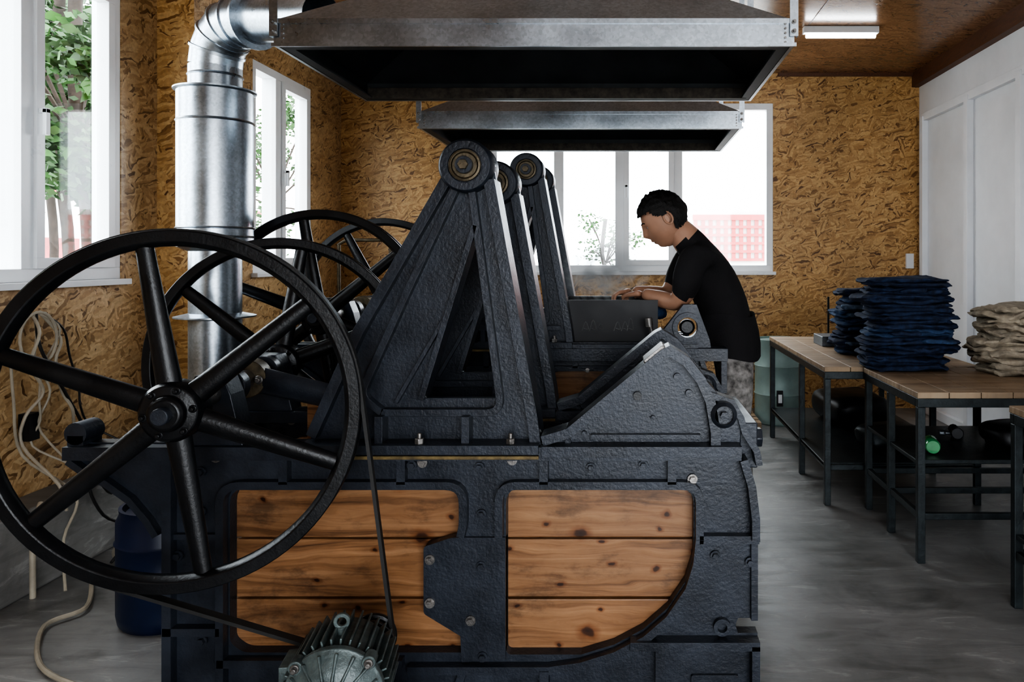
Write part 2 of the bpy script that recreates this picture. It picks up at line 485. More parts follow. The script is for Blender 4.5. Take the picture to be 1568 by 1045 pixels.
window('window_2', 'x', XL-.005, 5.50, 6.52, WZ0, WZ1, [(5.92, .09)], (2,))
window('window_3', 'y', YB+.005, -1.28, 1.37, 1.28, 2.86, [(-.64, .09), (-.07, .08), (.48, .08)], (4,))

# ------------------------------------------------------------------ outside
b = B('outside_ground'); b.box(-60, 60, -60, 60, -.4, -.3, M_OUT); b.done()
b = B('neighbour_shed')
b.box(1.2, 8, 14.1, 18, -.3, 2.3, M_HOUSE)
for i in range(46): b.box(1.22+i*.14, 1.29+i*.14, 14.06, 14.09, 1.35, 2.12, M_RED)
b.box(1.2, 7.8, 14.03, 14.06, 2.1, 2.2, M_RED)
for k in range(5): b.box(1.2, 7.8, 14.04, 14.06, 1.35+k*.15, 1.40+k*.15, M_RED)
b.done()
b = B('neighbour_house')
b.box(-22, -14, 12, 30, -.3, 3.0, M_HOUSE); b.box(-22.3, -13.7, 11.7, 30.3, 3.0, 3.15, M_RED)
for i in range(5):
    b.box(-14.02, -13.97, 13.0+i*2.6, 14.4+i*2.6, .3, 1.9, M_RED)
b.done()
def tree(x, y, h, r, n, seed, nb=11):
    rnd = random.Random(seed)
    b = B('garden_tree')
    b.tube([(x, y, -.3), (x+.1, y, h*.3), (x-.1, y+.1, h*.6), (x, y, h)], .06, M_BARK, 10, 4)
    blobs = [(x+rnd.uniform(-r, r)*.9, y+rnd.uniform(-r, r)*.9, h*.66+rnd.uniform(-.42, .55)*h*.6, rnd.uniform(.25, .55)*r) for _ in range(nb)]
    for c in blobs: b.tube([(x, y, h*.5), ((x+c[0])/2, (y+c[1])/2, (h*.5+c[2])/2+.15), c[:3]], .018, M_BARK, 6, 3)
    for _ in range(n):
        c = rnd.choice(blobs)
        d = Vector((rnd.gauss(0, 1), rnd.gauss(0, 1), rnd.gauss(0, 1))).normalized()*c[3]*rnd.uniform(.2, 1)
        p = Vector(c[:3])+d; s_ = rnd.uniform(.06, .13)
        a = Vector((rnd.uniform(-1, 1), rnd.uniform(-1, 1), rnd.uniform(-.6, .2))).normalized()
        q = a.cross(Vector((rnd.uniform(-1, 1), rnd.uniform(-1, 1), rnd.uniform(-1, 1)))).normalized()
        b.F([b.V(p), b.V(p+a*s_*.5+q*s_*.35), b.V(p+a*s_*1.2), b.V(p+a*s_*.5-q*s_*.35)], M_LEAF)
    b.done()
tree(-6.2, 8.4, 4.6, 1.35, 13000, 1, 26)
tree(-8.6, 11.4, 5.2, 1.7, 10000, 2, 20)
tree(-5.0, 7.0, 4.9, .9, 5000, 9, 10)
tree(-7.6, 16.5, 5, 1.6, 3500, 5)
tree(-.6, 21.5, 2.5, 1.0, 700, 3)

# ------------------------------------------------------------------ machines
S = 470.4
def T(u, v): return ((u-960)/S, 1.41-(v-395)/S)
def TT(pts, dz=0):
    out = []
    for p in fillet(pts): x, z = T(*p); out.append((x, z+dz))
    return out
def poly(pts, dz=0):
    return [(T(p[0], p[1])[0], T(p[0], p[1])[1]+dz) for p in pts]
def open_f(pts, n=5):
    out = [pts[0][:2]]
    for i in range(1, len(pts)-1):
        p = pts[i]
        if len(p) < 3: out.append(p[:2]); continue
        P = Vector(p[:2]); a = Vector(pts[i-1][:2])-P; c = Vector(pts[i+1][:2])-P
        t = min(p[2], a.length*.45, c.length*.45)
        p0 = P+a.normalized()*t; p1 = P+c.normalized()*t
        for k in range(n+1):
            u = k/n; q = p0*(1-u)**2+P*2*u*(1-u)+p1*u*u; out.append((q.x, q.y))
    out.append(pts[-1][:2]); return out

def side_frame(par, name, y, dz, boards=True):
    b = B(name, par, .004)
    outer = [(112,678),(112,704),(135,720),(170,738),(205,763),(232,795),(246,818),(260,826),(258,1058.2),(1160,1058.2),(1160,970),(1130,970),(1126,958,6),(1130,947),(1160,947),(1160,820),(1155,765),(1143,722),(1130,698),(1130,678)]
    hl = [(352,748,26),(704,748,26),(704,822),(650,836,6),(650,936,6),(706,970),(706,1000),(372,1000,12),(352,985,8)]
    hr = [(775,748,24),(1062,748,24),(1062,850),(1050,890),(1022,932),(985,964),(940,988),(890,1003),(775,1003,8)]
    b.plate(TT(outer, dz), [TT(hl, dz), TT(hr, dz)], y, y+.045, M_IRON, 'y')
    def rb(pts, wd, y0, y1, closed=False): b.ribbon(poly(open_f(pts), dz) if not closed else TT(pts, dz), wd/S, y0, y1, M_IRON, closed)
    rb([(112,690),(1132,690)], 20, y-.05, y+.07)
    rb([(344,1058),(344,740,30),(712,740,30),(712,800,8),(708,818)], 12, y-.035, y+.02)
    rb([(766,818),(766,740,26),(1070,740,26),(1070,822)], 12, y-.035, y+.02)
    rb([(1070,822),(1160,822)], 12, y-.035, y+.02)
    rb([(1070,822),(1066,860),(1054,898),(1024,942),(988,973),(942,997),(890,1013),(840,1020),(628,1020)], 12, y-.035, y+.02)
    rb([(340,1010),(620,1010)], 12, y-.035, y+.02)
    rb([(965,980),(1160,980)], 13, y-.05, y+.02)
    rb([(1010,980),(1010,1058)], 14, y-.04, y+.02)
    rb([(835,1020),(835,1058)], 14, y-.04, y+.02)
    rb([(712,1020),(700,1058)], 12, y-.03, y+.02)
    rb([(1154,980),(1154,1058)], 12, y-.05, y+.02)
    rb([(1136,700),(1148,740),(1154,790),(1154,822)], 12, y-.05, y+.03)
    rb([(1154,822),(1154,947)], 10, y-.02, y+.03)
    rb([(264,700),(264,1058)], 14, y-.035, y+.02)
    rb([(258,962),(344,962)], 12, y-.035, y+.02)
    rb([(258,820),(344,820)], 8, y-.02, y+.02)
    rb([(112,704),(135,720),(170,738),(205,763),(232,795),(246,818)], 10, y-.03, y+.05)
    for u in (440, 618, 834, 1028): rb([(u,700),(u,738)], 13, y-.035, y+.02)
    b.plate(TT([(650,836,5),(692,822,5),(775,822),(775,1008),(708,1012),(706,972),(650,938,5)], dz), [], y-.012, y+.03, M_IRON, 'y')
    for u, v in ((333,700),(530,706),(648,708),(735,715),(785,704),(905,716),(985,712),(1060,733),(738,787),(738,865),(660,855),(660,921),(722,948),(740,1003),(310,722),(310,783),(275,850),(312,980),(632,712),(1095,850),(1148,860)):
        x, z = T(u, v); b.bolt(x, y-.006 if not (650 <= u <= 775 and v > 822) else y-.012, z+dz, M_STEEL if u in (648,785,722,660,1060,333) else M_IRON, .011)
    x, z = T(1105, 958); b.lathe((x, y, z+dz), (0,-1,0), [(.028,0),(.028,.02),(.016,.02),(.016,0)], M_IRON, 20)
    x, z = T(125, 662); b.lathe((x, y-.03, z+dz), (0,1,0), [(0,0),(.036,0),(.036,.09),(0,.09)], M_IRON, 20)
    b.ribbon(poly([(125,665),(125,690)], dz), 24/S, y-.03, y+.06, M_IRON)
    b.plate(TT([(1058,1032,4),(1130,1032,4),(1130,1056),(1058,1056)], dz), [], y-.012, y+.01, M_IRON, 'y')
    b.done()
    if boards:
        b = B(name+'_boards', par, .003)
        for u0, u1 in ((352,706),(770,1068)):
            for k, (v0, v1) in enumerate(((742,831),(835,925),(928,1008))):
                x0, z1 = T(u0, v0); x1, z0 = T(u1, v1)
                b.box(x0-.01, x1+.01, y+.046+.004*(k % 2), y+.07, z0+dz, z1+dz, M_PLANK)
        b.done()

def a_frame(par, name, y, dz):
    b = B(name, par, .003)
    arc = [(715+41*math.cos(math.radians(a)), 255-41*math.sin(math.radians(a))) for a in range(200, -25, -15)]
    outer = [(470,690),(472,664),(545,505)]+arc+[(822,640),(828,690)]
    holes = [[(727,345),(645,612),(762,612)]]
    b.plate(poly(outer, dz), [poly(h, dz) for h in holes], y+.035, y+.06, M_IRON, 'y')
    def rb(pts, wd, y0, y1): b.ribbon(poly(open_f(pts), dz), wd/S, y0, y1, M_IRON)
    rb([(478,668),(550,508),(684,276)], 16, y-.005, y+.11)
    rb([(750,276),(816,640),(821,680)], 17, y-.015, y+.11)
    rb([(698,288),(620,455),(552,606,30),(585,632,0.01),(768,632,24),(756,540),(722,288)], 11, y+.0, y+.05)
    rb([(727,345),(645,612)], 9, y-.0, y+.09)
    rb([(727,345),(690,470),(605,618)], 6, y+.01, y+.05)
    rb([(660,560),(668,500),(727,345)], 5, y+.04, y+.09)
    for u in (585, 716): rb([(u,635),(u,676)], 12, y-.03, y+.05)
    rb([(470,682),(828,682)], 14, y-.06, y+.13)
    b.ribbon(poly([(470,694),(828,694)], dz), 5/S, y-.055, y+.12, M_GASKET)
    for u in (648, 785): x, z = T(u, 673); b.cyl((x, y-.035, z+dz-.004), (x, y-.035, z+dz+.014), .015, M_STEEL, seg=6); b.cyl((x, y-.035, z+dz), (x, y-.035, z+dz+.03), .007, M_STEEL, seg=8)
    x, z = T(715, 255); z += dz
    b.lathe((x, y+.11, z), (0,-1,0), [(0,0),(.087,0),(.087,.125),(.080,.135),(.055,.135),(.055,.128),(0,.128)], M_IRON, 40)
    b.lathe((x, y-.018, z), (0,-1,0), [(.052,0),(.052,.012),(.044,.014),(.040,.006),(.0,.006)], M_BRASS, 32)
    b.cyl((x, y-.02, z), (x, y-.045, z), .028, M_IRON, seg=20)
    b.cyl((x, y-.045, z), (x, y-.06, z), .017, M_BRASS, seg=6)
    b.done()

def housing(par, name, y, dz):
    b = B(name, par, .004)
    outl = [(832,690),(832,668),(870,656),(1012,538,4),(1026,532,4),(1058,556),(1080,582),(1100,604),(1122,614),(1136,640),(1132,690)]
    b.plate(TT(outl, dz), [], y+.01, y+.05, M_IRON, 'y')
    def rb(pts, wd, y0, y1): b.ribbon(poly(open_f(pts), dz), wd/S, y0, y1, M_IRON)
    rb([(832,672),(872,660),(1016,540,6),(1024,536),(1050,552),(1072,580),(1086,612),(1094,660),(1094,680)], 15, y-.035, y+.07)
    rb([(1086,604),(1120,616),(1134,640),(1140,662),(1158,690),(1162,712)], 10, y-.01, y+.06)
    rb([(832,686),(1132,686)], 16, y-.055, y+.08)
    rb([(905,668),(1072,668)], 7, y-.01, y+.03)
    x, z = T(1106, 632); b.lathe((x, y+.05, z+dz), (0,-1,0), [(0,0),(.042,0),(.042,.09),(.03,.10),(.03,.085),(0,.085)], M_IRON, 24)
    b.cyl((x, y-.03, z+dz), (x, y-.06, z+dz), .014, M_IRON, seg=6)
    for u, v, r in ((976,606,.014),(1055,602,.012),(1037,577,.012),(985,672,.009),(895,664,.009),(1000,640,.008),(870,676,.01)):
        x, z = T(u, v); b.cyl((x, y+.012, z+dz), (x, y-.006, z+dz), r, M_IRON2 if r > .013 else M_IRON, seg=16)
    b.done()

def flywheel(par, name, c, R, ang, tilt=0, hubout=.10):
    b = B(name, par, .003)
    b.xf = Matrix.Translation(c) @ Matrix.Rotation(tilt, 4, 'Z')
    b.lathe((0,0,0), (0,1,0), [(R,-.028),(R,-.012),(R-.006,-.006),(R-.006,.006),(R,.012),(R,.028),(R-.034,.028),(R-.046,.012),(R-.046,-.012),(R-.034,-.028)], M_IRON2, 96, True)
    for k in range(6):
        a = ang+k*pi/3; d = Vector((math.cos(a), 0, math.sin(a)))
        b.ell(d*.05, d*(R-.038), .036, .026, .025, .016, M_IRON2)
    b.lathe((0,.06,0), (0,-1,0), [(0,0),(.082,0),(.086,.02),(.086,.085),(.076,.10),(.05,.105),(.05,hubout+.02),(.04,hubout+.03),(0,hubout+.03)], M_IRON2, 40)
    b.cyl((0,-hubout+.04,0), (0,-hubout-.0,0), .024, M_IRON, seg=20)
    for k in range(6):
        a = ang+pi/6+k*pi/3; b.bolt(.066*math.cos(a), -.038, .066*math.sin(a), M_IRON2, .008)
    return b.done()

def machine(dy, dz, second=False):
    par = empty('fulling_machine', (-.5, 2.8+dy, 0))
    y1, y2 = 2.50+dy, 3.06+dy
    side_frame(par, 'front_side_frame', y1, dz, True)
    side_frame(par, 'rear_side_frame', y2, dz, False)
    a_frame(par, 'front_a_frame', y1-.01, dz)
    a_frame(par, 'rear_a_frame', y2, dz)
    if not second:
        housing(par, 'front_roller_housing', y1-.005, dz)
        housing(par, 'rear_roller_housing', y2-.005, dz)
    b = B('drum_body', par, .005)
    prof = poly([(352,1010),(352,742),(1060,742),(1060,860),(1020,935),(940,990),(890,1010)], dz)
    b.plate(prof, [], y1+.072, y2-.002, M_PLANK, 'y')
    for u in (300, 1100):
        x, _ = T(u, 0); b.box(x-.04, x+.04, y1+.046, y2-.001, dz+.05, dz+.14, M_IRON)
    for u, v, r in ((715,255,.028), (1106,632,.022)) if not second else ((715,255,.028),):
        x, z = T(u, v); b.cyl((x, y1+.05, z+dz), (x, y2+.02, z+dz), r, M_STEEL, seg=20)
    b.done()
    b = B('top_boards', par, .003)
    x0, z0 = T(380, 680); x1, z1 = T(500, 636)
    b.box(x0, x1, y2-.10, y2-.06, z0+dz-.1, z1+dz, M_PLANK)
    for k in range(6):
        a0, zz = T(352+k*58, 742); b.box(a0, a0+55/S, y1+.08, y2-.01, zz+dz+.001, zz+dz+.03, M_PLANK)
    b.done()
    if not second:
        b = B('roller_cover', par, .004)
        b.plate(poly([(900,640),(1018,545),(1030,556),(912,652)]), [], y1+.066, y1+.2, M_GALVD, 'y')
        b.plate(poly([(1030,560),(1084,612),(1074,622),(1020,570)]), [], y1+.066, y2-.04, M_IRON, 'y')
        x, z = T(1010, 622); b.cyl((x, y1+.046, z), (x, y2, z), .09, M_STEEL, seg=32)
        b.plate(poly([(984,552),(1014,527),(1020,532),(990,558)]), [], y1-.03, y1+.09, M_STEEL, 'y')
        x, z = T(1150, 700); b.box(x-.03, x+.03, y1+.05, y2-.02, z-.05, z+.10, M_IRON)
        b.cyl((x+.03, y1+.15, z+.03), (x+.06, y1+.15, z+.03), .035, M_IRON, seg=6)
        b.done()
    else:
        b = B('bearing_block', par, .004)
        s4 = 1176/4.0
        def U(u, v): return ((u-960)/s4, 1.41-(v-395)/s4)
        Q = lambda pts: [U(*p) for p in pts]
        cx, cz = U(1052, 501)
        hole = [(cx+.052*math.cos(a*pi/12), cz+.052*math.sin(a*pi/12)) for a in range(24)]
        b.plate(Q([(1008,532),(1010,512),(1046,466),(1066,466),(1086,520),(1088,532)]), [hole], y1-.03, y1+.03, M_IRON, 'y')
        b.lathe((cx, y1+.03, cz), (0,-1,0), [(.078,0),(.078,.075),(.052,.075),(.052,.0)], M_IRON, 32, True)
        b.lathe((cx, y1+.02, cz), (0,-1,0), [(0,0),(.04,0),(.04,.03),(.03,.035),(.03,.03),(0,.03)], M_IRON2, 24)
        x0, z1 = U(838, 532); x1, z0 = U(1112, 548)
        b.box(x0, x1, y1-.07, y1-.052, z0-.01, z1, M_IRON); b.box(x0, x1, y1-.052, y1+.05, z1-.012, z1, M_IRON)
        b.ribbon(Q([(1107,540),(1107,600)]), .03, y1-.052, y1+.03, M_IRON)
        for u in (900, 990, 1070): x, z = U(u, 565); b.bolt(x, y1-.02, z, M_STEEL)
        a = U(1002, 520); c = U(994, 494)
        b.cyl((a[0], y1-.02, a[1]-.03), (c[0], y1-.03, c[1]), .012, M_STEEL); b.cyl((c[0], y1-.03, c[1]-.02), (c[0]-.006, y1-.03, c[1]+.025), .020, M_STEEL, seg=16)
        b.box(*[U(735,0)[0], U(860,0)[0]], y1-.05, y1-.03, U(0,532)[1], U(0,522)[1], M_IRON)
        b.box(*[U(735,0)[0], U(860,0)[0]], y1-.05, y1-.03, U(0,505)[1], U(0,498)[1], M_IRON)
        for u in (742, 800): b.box(U(u,0)[0]-.012, U(u,0)[0]+.012, y1-.05, y1-.03, U(0,522)[1], U(0,505)[1], M_IRON)
        b.done()
        b = B('wash_trough', par, .003)
        X0, X1, Y0, Y1, Z0, Z1 = -.35, .165, y1+.09, y2-.04, .82, 1.185
        b.box(X0, X1, Y0, Y0+.012, Z0, Z1, M_BLACK); b.box(X0, X1, Y1-.012, Y1, Z0, Z1, M_BLACK)
        b.box(X0, X0+.012, Y0+.012, Y1-.012, Z0, Z1, M_BLACK); b.box(X1-.012, X1, Y0+.012, Y1-.012, Z0, Z1-.06, M_BLACK)
        b.box(X0, X1, Y0, Y1, Z0-.02, Z0, M_BLACK)
        for i, (x, h) in enumerate(((-.24,.05),(-.20,.06),(-.16,.04),(-.07,.05),(-.03,.05),(.0,.07))):
            b.tube([(x, Y0-.001, 1.02), (x+.02, Y0-.001, 1.02+h), (x+.035, Y0-.001, 1.03), (x+.01, Y0-.001, 1.035)], .0018, M_CHALK, 5, 3)
        for k in range(4): b.slab((-.1+.04*k, (Y0+Y1)/2, 1.05+.02*k), .36, .3, .10, .2*k, k, M_DENIM2, .5, .03)
        b.done()
        b = B('concrete_footing', par, .01)
        b.box(-1.55, .45, y1-.06, y2+.12, 0, dz-.002, M_PLINTH); b.done()
    if not second:
        cA, cB, tilt, R = Vector((-1.297,2.20,.972)), Vector((-1.452,3.22,.965)), .150, .517
    else:
        cA, cB, tilt, R = Vector((-1.478,3.70,1.125)), Vector((-1.50,4.74,1.125)), .02, .517
    flywheel(par, 'front_flywheel', cA, R, math.radians(99.5), tilt)
    flywheel(par, 'rear_flywheel', cB, R+.012, math.radians(80 if not second else 118), tilt)
    b = B('crankshaft', par, .003)
    d = (cB-cA).normalized()
    b.cyl(cA, cB, .034, M_STEEL, seg=24)
    for t in (.42, .78):
        p = cA.lerp(cB, t); b.cyl(p-d*.03, p+d*.03, .062, M_IRON, seg=24)
    p = cA.lerp(cB, .62); b.cyl(p-d*.04, p+d*.04, .07, M_BRASS, seg=24)
    q = Vector((p.x+.55, p.y-.02, p.z-.12))
    b.ell(p, q, .05, .03, .04, .025, M_IRON); b.bolt(p.x+.06, p.y-.05, p.z+.0, M_STEEL)
    for k, yy in enumerate((y1, y2)):
        t = (yy+.02-cA.y)/(cB.y-cA.y); p = cA.lerp(cB, min(1, t))
        zt = T(0, 680)[1]+dz
        b.plate([(p.x-.11, zt), (p.x+.11, zt), (p.x+.07, p.z), (p.x+.045, p.z+.06), (p.x-.045, p.z+.06), (p.x-.07, p.z)], [], yy-.03, yy+.06, M_IRON, 'y')
        for sx in (-.085, .085): b.cyl((p.x+sx, yy, zt), (p.x+sx, yy, zt+.035), .012, M_STEEL, seg=6)
    b.done()
    if not second:
        xf = Matrix.Translation(cA) @ Matrix.Rotation(tilt, 4, 'Z')
        pc = (.545, -.70); pr = .062
        pts = [(R*math.cos(a*pi/60)+0, R*math.sin(a*pi/60)) for a in range(120)]+[(pc[0]+pr*math.cos(a*pi/20), pc[1]+pr*math.sin(a*pi/20)) for a in range(40)]
        pts = sorted(set(pts)); lo = []; up = []
        cr = lambda o, a, c: (a[0]-o[0])*(c[1]-o[1])-(a[1]-o[1])*(c[0]-o[0])
        for p in pts:
            while len(lo) > 1 and cr(lo[-2], lo[-1], p) <= 0: lo.pop()
            lo.append(p)
        for p in reversed(pts):
            while len(up) > 1 and cr(up[-2], up[-1], p) <= 0: up.pop()
            up.append(p)
        b = B('drive_belt', par); b.xf = xf
        b.ribbon(lo[:-1]+up[:-1], .010, -.016, .016, M_RUBBER, True); b.done()
        b = B('electric_motor', par, .002); b.xf = xf @ Matrix.Translation((pc[0], 0, pc[1]))
        b.lathe((0,.03,0), (0,-1,0), [(0,0),(.07,0),(.07,.012),(.058,.016),(.058,.044),(.07,.048),(.07,.06),(0,.06)], M_IRON2, 28)
        b.cyl((0,.03,0), (0,-.12,0), .018, M_STEEL)
        cx, cz = -.045, .0
        b.lathe((cx,-.07,cz), (0,-1,0), [(0,0),(.08,.0),(.115,.02),(.118,.20),(.128,.205),(.128,.225),(.118,.23),(.10,.25),(.07,.262),(.05,.265),(.05,.28),(.0,.283)], M_MOTOR, 40)
        for k in range(34):
            a = 2*pi*k/34; ca, sa = math.cos(a), math.sin(a)
            p0 = Vector((cx+ca*.112, -.09, cz+sa*.112)); p1 = Vector((cx+ca*.112, -.265, cz+sa*.112))
            o = Vector((ca, 0, sa))*.026; t = Vector((-sa, 0, ca))*.0028
            vs = [b.V(p+q+r_) for p in (p0, p1) for q in (Vector(), o) for r_ in (t, -t)]
            for q in ((0,1,3,2),(4,6,7,5),(0,4,5,1),(2,3,7,6),(0,2,6,4),(1,5,7,3)): b.F([vs[i] for i in q], M_MOTOR)
            if k % 2 == 0:
                e0 = Vector((cx+ca*.055, -.338, cz+sa*.055)); e1 = Vector((cx+ca*.120, -.306, cz+sa*.120))
                b.ell(e0, e1, .005, .008, .005, .008, M_MOTOR, seg=6)
        for k in range(4):
            a = pi/4+k*pi/2; x, z = cx+.128*math.cos(a), cz+.128*math.sin(a)
            b.cyl((x,-.27,z), (x,-.31,z), .018, M_MOTOR, seg=16); b.bolt(x, -.31, z, M_STEEL, .008)
        b.lathe((cx+.0,-.19,.150), (0,1,0), [(.012,-.006),(.022,-.006),(.022,.006),(.012,.006)], M_MOTOR, 20, True)
        b.cyl((cx,-.19,.110), (cx,-.19,.135), .012, M_MOTOR)
        b.box(cx-.15, cx-.08, -.24, -.14, -.02, .06, M_MOTOR)
        b.box(cx-.11, cx+.11, -.26, -.09, -.165, -.09, M_IRON)
        b.box(cx-.16, cx+.16, -.30, -.05, -.272, -.165, M_IRON)
        b.done()
    return par
machine(0, 0)
mach2 = machine(1.5, .16, True)

# ------------------------------------------------------------------ exhaust hoods and duct
def hood(x0, x1, y0, y1, z0):
    par = empty('exhaust_hood', ((x0+x1)/2, (y0+y1)/2, z0))
    b = B('hood_canopy', par)
    h = .085; zt = z0+.36; ix0, ix1, iy0, iy1 = x0+.50, x1-.50, y0+.32, y1-.32
    lo = [(x0,y0),(x1,y0),(x1,y1),(x0,y1)]; hi = [(ix0,iy0),(ix1,iy0),(ix1,iy1),(ix0,iy1)]
    def ring(r, z, off=0):
        out = []
        cx, cy = (x0+x1)/2, (y0+y1)/2
        for x, y in r: out.append(b.V((x-off*(1 if x > cx else -1), y-off*(1 if y > cy else -1), z)))
        return out
    def loop(A, C, m):
        for i in range(4): b.F([A[i], A[(i+1)%4], C[(i+1)%4], C[i]], m)
    a = ring(lo, z0); c = ring(lo, z0+h); d = ring(hi, zt)
    loop(a, c, M_GALV); loop(c, d, M_HOODT)
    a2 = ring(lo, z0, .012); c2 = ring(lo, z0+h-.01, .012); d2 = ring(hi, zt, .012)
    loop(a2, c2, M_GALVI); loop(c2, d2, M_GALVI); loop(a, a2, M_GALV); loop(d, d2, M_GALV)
    b.box(x0-.006, x1+.006, y0-.006, y0-.001, z0+h-.012, z0+h+.004, M_GALV)
    b.box(x0-.006, x1+.006, y0-.006, y0-.001, z0-.002, z0+.01, M_GALV)
    for (p, q, r, s_) in ((x0+.014, x1-.014, y1-.06, y1-.014), (x0+.014, x1-.014, y0+.014, y0+.05), (x0+.014, x0+.05, y0+.05, y1-.06), (x1-.05, x1-.014, y0+.05, y1-.06)):
        b.box(p, q, r, s_, z0+.001, z0+.008, M_GALVI)
    b.box(x0+.03, x1-.03, y1-.062, y1-.058, z0+.0, z0+.045, M_RIM)
    for k in range(5):
        for xx in (x0+.03, x1-.03): b.cyl((xx, y0-.001, z0+.012+k*.015), (xx, y0-.005, z0+.012+k*.015), .004, M_STEEL, seg=8)
    b.done()
    b = B('hood_stack', par)
    cx, cy = (ix0+ix1)/2, (iy0+iy1)/2
    b.box(ix0-.002, ix1+.002, iy0-.002, iy1+.002, zt, zt+.02, M_GALV)
    b.lathe((cx, cy, zt+.02), (0,0,1), [(.13,0),(.13,ZC-zt-.021)], M_GALV, 32)
    b.done()
    b = B('hanger_straps', par)
    for xx, sg in ((x0+.004, 1), (x1-.004, -1)):
        for yy in (y0, y1):
            b.box(xx-.012, xx+.012, yy-.010, yy-.007, z0+.03, ZC-.001, M_GALV)
            e0, e1 = sorted((xx+sg*-.015, xx+sg*-.012))
            b.box(e0, e1, yy-.01, yy+.016, z0+.03, ZC-.001, M_GALV)
            b.bolt(xx, yy-.010, z0+.045, M_STEEL, .005); b.bolt(xx, yy-.010, z0+.075, M_STEEL, .005)
    b.done()
hood(-1.15, .545, 2.50, 3.38, 2.10)
hood(-1.085, .60, 4.00, 4.88, 2.085)

b = B('ventilation_duct')
dx, dyy = -1.875, 3.50
b.lathe((dx, dyy, 0), (0,0,1), [(.11,.0),(.11,1.13),(.17,1.14),(.17,1.146),(.11,1.16),(.11,1.44),(.158,1.46),(.158,1.50),(.163,1.505),(.158,1.51),(.158,1.54),(.164,1.545),(.158,1.55),(.158,2.02),(.163,2.026),(.158,2.032),(.158,2.16),(.172,2.166),(.172,2.172),(.112,2.18),(.112,2.23),(.117,2.236),(.112,2.242),(.112,2.28)], M_GALV, 48)
arcp = []
hd = Vector((.88, -.47, 0)).normalized()
Rr = .18
for k in range(5):
    a = k*pi/8; arcp.append(Vector((dx, dyy, 2.28))+hd*Rr*(1-math.cos(a))+Vector((0,0,1))*Rr*math.sin(a))
arcp.append(arcp[-1]+hd*.10)
for p, q in zip(arcp[:-1], arcp[1:]):
    b.cyl(p, q, .112, M_GALV, seg=32)
for p, t in zip(arcp[1:-1], range(1, 5)):
    d_ = (arcp[t+1]-arcp[t-1]).normalized(); b.lathe(p-d_*.008, d_, [(.112,0),(.119,.002),(.119,.014),(.112,.016)], M_GALV, 32)
e = arcp[-1]; e2 = e+hd*.42+Vector((0,0,-.06))
b.lathe(e, e2-e, [(.112,0),(.135,.0),(.135,.012),(.10,.014),(.10,(e2-e).length)], M_GALV, 32)
b.box(dx-.02, dx+.02, dyy+.15, dyy+.18, 1.9, 1.95, M_GALV)
b.done()

# ------------------------------------------------------------------ light
def tube_light(x, y, lx, ly):
    b = B('fluorescent_lamp', bevel=.003)
    b.box(x-lx/2, x+lx/2, y-ly/2, y+ly/2, ZC-.05, ZC-.001, M_PVC)
    if lx > ly: b.cyl((x-lx/2+.02, y, ZC-.068), (x+lx/2-.02, y, ZC-.068), .016, M_TUBE, seg=16)
    else: b.cyl((x, y-ly/2+.02, ZC-.068), (x, y+ly/2-.02, ZC-.068), .016, M_TUBE, seg=16)
    b.done()
tube_light(1.60, 5.75, .56, .06)
tube_light(1.3, 2.6, .07, 1.2)  # added tube out of view, brightens the near machine
tube_light(1.6, -.4, .07, 1.2)  # added tube behind the camera, unseen fill for the machine fronts

# ------------------------------------------------------------------ tables
def table(x0, x1, y0, y1, zt, shelf=None, legs_y=None):
    b = B('work_table', bevel=.003)
    n = max(2, round((x1-x0)/.14))
    wdt = (x1-x0)/n
    for k in range(n): b.box(x0+k*wdt+.0015, x0+(k+1)*wdt-.0015, y0, y1, zt-.028, zt, M_TABLE)
    b.box(x0+.003, x1-.003, y0+.003, y0+.035, zt-.07, zt-.028, M_FRAME); b.box(x0+.003, x1-.003, y1-.035, y1-.003, zt-.07, zt-.028, M_FRAME)
    b.box(x0+.003, x0+.035, y0+.035, y1-.035, zt-.07, zt-.028, M_FRAME); b.box(x1-.035, x1-.003, y0+.035, y1-.035, zt-.07, zt-.028, M_FRAME)
    ys = legs_y or [y0+.005, y1-.04]
    for y in ys:
        for x in (x0+.005, x1-.04): b.box(x, x+.035, y, y+.035, 0, zt-.07, M_FRAME)
        b.box(x0+.04, x1-.04, y+.005, y+.03, .2, .23, M_FRAME)
    for x in (x0+.01, x1-.035): b.box(x, x+.025, ys[0]+.035, ys[-1], .2, .23, M_FRAME)
    if shelf:
        b.box(x0+.01, x1-.01, y0+.04, y1-.04, shelf-.02, shelf, M_FRAME)
    return b.done()
ZT = .79
table(1.12, 2.02, 4.36, 6.05, ZT, .235, [4.365, 5.0, 6.01])
table(1.335, 2.66, 3.53, 4.335, ZT, .47, [3.535, 3.93, 4.295])
table(1.55, 2.5, 2.25, 3.12, ZT+.02, .30)

